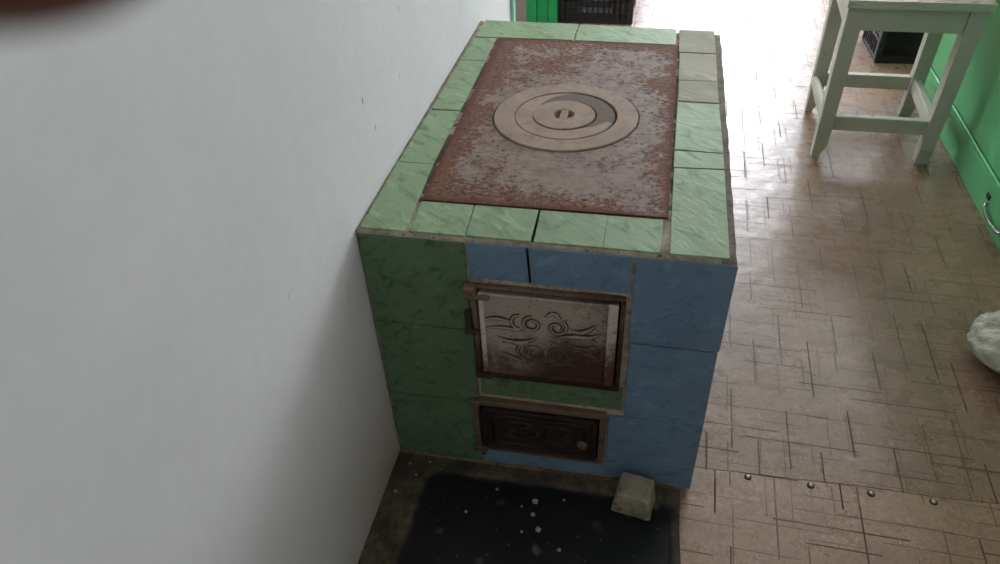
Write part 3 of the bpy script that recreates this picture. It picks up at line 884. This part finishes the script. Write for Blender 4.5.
# ------------------------------------------------------------------ green cabinet at the right wall
GX = 1.407; GY0, GY1 = .02, 1.97
cab = empty('base_cabinet', ((GX + XR) / 2, (GY0 + GY1) / 2, 0), 'long green gloss painted low cabinet with a chrome handle along the right wall', 'cabinet')
b = bmesh.new(); box(b, GX + .022, XR - .003, GY0, GY1, 0, .80, .003)
build('carcass', b, GREENP, cab)
b = bmesh.new(); box(b, GX, GX + .022, GY0, GY1, .001, .108, .003); 
kick = build('bottom_panel', b, GREENP, cab)
b = bmesh.new(); tube(b, [(GX + .006, GY0 + .002 + (GY1 - GY0 - .004) * i / 8, .113) for i in range(9)], .006, 10); build('moulding', b, GREENP, cab, smooth=True)
for (y0, y1) in ((GY0 + .01, .60), (.607, 1.62), (1.627, GY1 - .01)):
    b = bmesh.new(); box(b, GX + .006, GX + .022, y0, y1, .122, .775, .003)
    build('door', b, GREENP, cab)
b = bmesh.new(); box(b, GX - .02, XR - .003, GY0 - .01, GY1 + .01, .80, .83, .004); build('worktop', b, GREENP, cab)
b = bmesh.new()
hp = [(GX + .001, 1.070, .050), (GX - .006, 1.069, .047), (GX - .012, 1.058, .043), (GX - .015, 1.03, .040), (GX - .015, .985, .039), (GX - .012, .945, .041), (GX - .006, .930, .045), (GX + .001, .928, .048)]
tube(b, hp, .0045, 10)
han = build('bail_handle', b, CHROME, kick, smooth=True)
b = bmesh.new(); box(b, GX - .004, GX + .001, 1.068, 1.092, .060, .076, .002); build('lock_plate', b, IRON_D, kick)

# ------------------------------------------------------------------ black plastic crates
def make_crate(loc, label, rz=0, slots=True):
    r = empty('plastic_crate', loc, label, 'crate', 'black plastic crates on the floor', rz)
    w, d, h, th = .335, .245, .23, .006
    b = bmesh.new(); box(b, -w / 2, w / 2, 0, d, 0, .008, .002); build('base', b, BLACKPL, r, world=False)
    def side(name, L, tf, solid):
        b = bmesh.new()
        def bx(a0, a1, z0, z1, off=0., t_=th):
            (tf)(b, a0, a1, z0, z1, off, t_)
        bx(0, L, .008, .052 if solid else .02); bx(0, L, .075, .088); bx(0, L, .20, h, -.004, .014)
        if solid: bx(0, L * .28, .052, .075); bx(L * .72, L, .052, .075)
        n = 13 if solid else 8
        for k in range(n + 1):
            a = (L - .01) * k / n; bx(a, a + .010 if k in (0, n) else a + .008, .02, .2)
        if solid:
            bx(0, L, .088, .10); bx(0, L * .3, .10, .2); bx(L * .7, L, .10, .2); bx(0, L, .155, .2)
            if not slots: bx(0, L, .03, .2)
        for k in range(3): bx(0, L, .10 + .028 * k, .106 + .028 * k)
        for a in (0, L - .016): bx(a, a + .016, .008, h, -.003, .010)
        build(name, b, BLACKPL, r, world=False)
    F_ = lambda b, a0, a1, z0, z1, off, t_: box(b, -w / 2 + a0, -w / 2 + a1, off, off + t_, z0, z1, .001, seg=1)
    B_ = lambda b, a0, a1, z0, z1, off, t_: box(b, -w / 2 + a0, -w / 2 + a1, d - off - t_, d - off, z0, z1, .001, seg=1)
    L_ = lambda b, a0, a1, z0, z1, off, t_: box(b, -w / 2 + off, -w / 2 + off + t_, a0, a1, z0, z1, .001, seg=1)
    R_ = lambda b, a0, a1, z0, z1, off, t_: box(b, w / 2 - off - t_, w / 2 - off, a0, a1, z0, z1, .001, seg=1)
    side('long_wall', w, F_, True); side('long_wall', w, B_, True); side('short_wall', d, L_, False); side('short_wall', d, R_, False)
    return r
cr = make_crate((.160, 2.495, 0), 'black slotted plastic crate on the floor behind the stove, beside the green boards')
make_crate((1.474, 2.162, 0), 'black plain fronted plastic crate on the floor seen through the legs of the white stool', math.radians(1.5), False)

# ------------------------------------------------------------------ white plastic bag
BL = (1.306, .466, 0)
bag = empty('plastic_bag', BL, 'crumpled white plastic bag standing on the linoleum at the right edge', 'bag')
b = bmesh.new(); t = bmesh.new(); bmesh.ops.create_icosphere(t, subdivisions=5, radius=1)
for v in t.verts:
    p = v.co.copy(); z = p.z
    wz = 1 - .30 * max(0, z + .1) ; q = Vector((p.x * .104 * wz, p.y * .104 * wz, 0))
    h = .078 + z * .082 + .55 * p.x * .07 * max(0, min(1, (z + .6)))
    a = math.atan2(p.y, p.x)
    fold = .006 * (.35 - abs(noise.noise(p * 3.2 + Vector((1, 7, 2))))) * 1.5 + .005 * (.3 - abs(noise.noise(p * 7.5 + Vector((3, 1, 8))))) + .0025 * (.3 - abs(noise.noise(p * 16))) + .005 * noise.noise(p * 2.3 + Vector((4, 4, 4))) + .003 * noise.noise(p * 7)
    q += Vector((p.x, p.y, .3 * z)).normalized() * fold
    v.co = Vector((min(q.x + max(0, z) * .012, .078), q.y, h + fold))
    v.co.x += max(0, z + .3) * .030; v.co.x = min(v.co.x, .078)
    if v.co.z < .012: v.co.z = max(0.0, v.co.z * .4)
add(b, t); build('sack', b, BAG, bag, world=False, smooth=True)
b = bmesh.new()
for s in (-1, 1):
    tube(b, [(.012, 0, .176), (.014 + s * .015, .005 * s, .196), (.016 + s * .03, .01 * s, .210), (.018 + s * .05, .012 * s, .206)], [.011, .010, .013, .005], 10, flat=.5)
lathe(b, [(0, .166), (.018, .171), (.020, .184), (.013, .196), (0, .200)], (.012, 0, 0), 16, closed=False)
rough(b, .003, 40); build('tied_handles', b, BAG, bag, world=False, smooth=True)

# ------------------------------------------------------------------ camera
Rv = Vector((0.9794582, 0.19698407, -0.04311519)); Uv = Vector((-0.09233225, 0.62819568, 0.77255741)); Fv = Vector((-0.17926628, 0.75270676, -0.63347939))
Cp = Vector((0.45241865, -0.91124105, 1.26097872))
cam = bpy.data.cameras.new('camera'); co = link(bpy.data.objects.new('camera', cam))
cam.sensor_width = 36; cam.lens = 739.357 / 1000 * 36; cam.clip_start = .005; cam.clip_end = 60
co.matrix_world = Matrix(((Rv.x, Uv.x, -Fv.x, Cp.x), (Rv.y, Uv.y, -Fv.y, Cp.y), (Rv.z, Uv.z, -Fv.z, Cp.z), (0, 0, 0, 1)))
SC.camera = co
cam.dof.use_dof = True; cam.dof.focus_distance = 1.5; cam.dof.aperture_fstop = cam.lens / 2.2

# ------------------------------------------------------------------ photographer's hand, a fingertip reaching into the top left of the view
def cs(r, u, f): return Cp + Rv * r + Uv * u + Fv * f
HB = cs(-.150, -.02, 0.)
t = bmesh.new(); sk = t.verts.layers.skin.new()
def sv(p, rad, prev=None, root=False):
    v = t.verts.new(cs(*p) - HB); v[sk].radius = (rad, rad * .92); v[sk].use_root = root
    if prev is not None: t.edges.new((prev, v))
    return v
wr = sv((-.165, -.075, -.035), .026, None, True)
el = sv((-.195, -.165, -.075), .034, wr); el2 = sv((-.22, -.24, -.11), .040, el)
pm = sv((-.143, -.018, -.008), .030, wr)
def chain(pts, rads, start):
    p = start; out = []
    for q, r_ in zip(pts, rads): p = sv(q, r_, p); out.append(p)
    return out
chain([(-.118, .026, .004), (-.080, .027, .022), (-.047, .0215, .030), (-.028, .0188, .0305), (-.0115, .0182, .030)], [.0118, .0102, .0100, .0100, .0094], pm)
chain([(-.128, .008, .018), (-.094, .010, .052), (-.078, .006, .062), (-.066, .003, .058)], [.0115, .0095, .0085, .0072], pm)
chain([(-.132, -.012, .016), (-.100, -.012, .050), (-.084, -.014, .060), (-.073, -.016, .055)], [.011, .0092, .0082, .007], pm)
chain([(-.138, -.032, .010), (-.112, -.034, .038), (-.099, -.036, .046), (-.089, -.037, .043)], [.010, .0082, .0072, .0062], pm)
chain([(-.138, -.040, -.034), (-.112, -.022, -.052), (-.092, -.008, -.058), (-.080, .001, -.058)], [.0135, .0105, .0095, .0078], wr)
me = bpy.data.meshes.new('person'); t.to_mesh(me); t.free(); me.materials.append(SKIN)
hand = link(bpy.data.objects.new('person', me)); hand.location = HB
md = hand.modifiers.new('skin', 'SKIN'); md.use_smooth_shade = True
ms = hand.modifiers.new('sub', 'SUBSURF'); ms.levels = 3; ms.render_levels = 3
tag(hand, 'out of focus dark fingertip of a person at the top left corner of the view', 'person')
b = bmesh.new(); tube(b, [cs(-.182, -.125, -.058), cs(-.197, -.17, -.077), cs(-.222, -.245, -.112), cs(-.24, -.30, -.138)], [.044, .047, .054, .058], 20)
build('sleeve', b, CLOTH, hand, smooth=True)

# plaster crumbs
for (x, y, k) in ((.30, -.075, 0), (.30, -.105, 1), (.315, -.135, 0), (.285, -.145, 2), (.275, -.09, 2), (.355, -.062, 2), (.22, -.06, 2), (.17, -.12, 2), (.36, -.17, 1)):
    crumb(x, y, .0034, k, 'tiny pale plaster crumb lying on the sooty hearth sheet', 'plaster crumbs on the hearth sheet', random.uniform(.8, 1.15))
for (x, y, k) in ((.03, -.03, 2), (.05, -.055, 2), (.02, -.10, 1), (.07, -.02, 2)):
    crumb(x, y, .0058, k, 'tiny pale plaster crumb on the brown margin by the white wall', 'plaster crumbs on the sheet margin', .9)
for (x, y, k) in ((1.03, .215, 2), (1.055, .222, 2), (1.085, .215, 1), (1.105, .213, 2), (1.125, .20, 2)):
    crumb(x, y, 0., k, 'tiny white paint crumb on the linoleum left of the plastic bag', 'paint crumbs on the linoleum', .9)

# ------------------------------------------------------------------ light
w = bpy.data.worlds.new('sky'); SC.world = w; w.use_nodes = True
bg = w.node_tree.nodes['Background']; bg.inputs[0].default_value = (.87, .91, 1.0, 1); bg.inputs[1].default_value = 12.0

vs = SC.view_settings
vs.view_transform = 'Standard'; vs.look = 'None'; vs.gamma = 1; vs.exposure = 0.22; vs.use_curve_mapping = False
SC.cycles.use_denoising = True
SC.cycles.max_bounces = 14; SC.cycles.diffuse_bounces = 8; SC.cycles.glossy_bounces = 4; SC.cycles.transparent_max_bounces = 8
SC.cycles.sample_clamp_indirect = 0
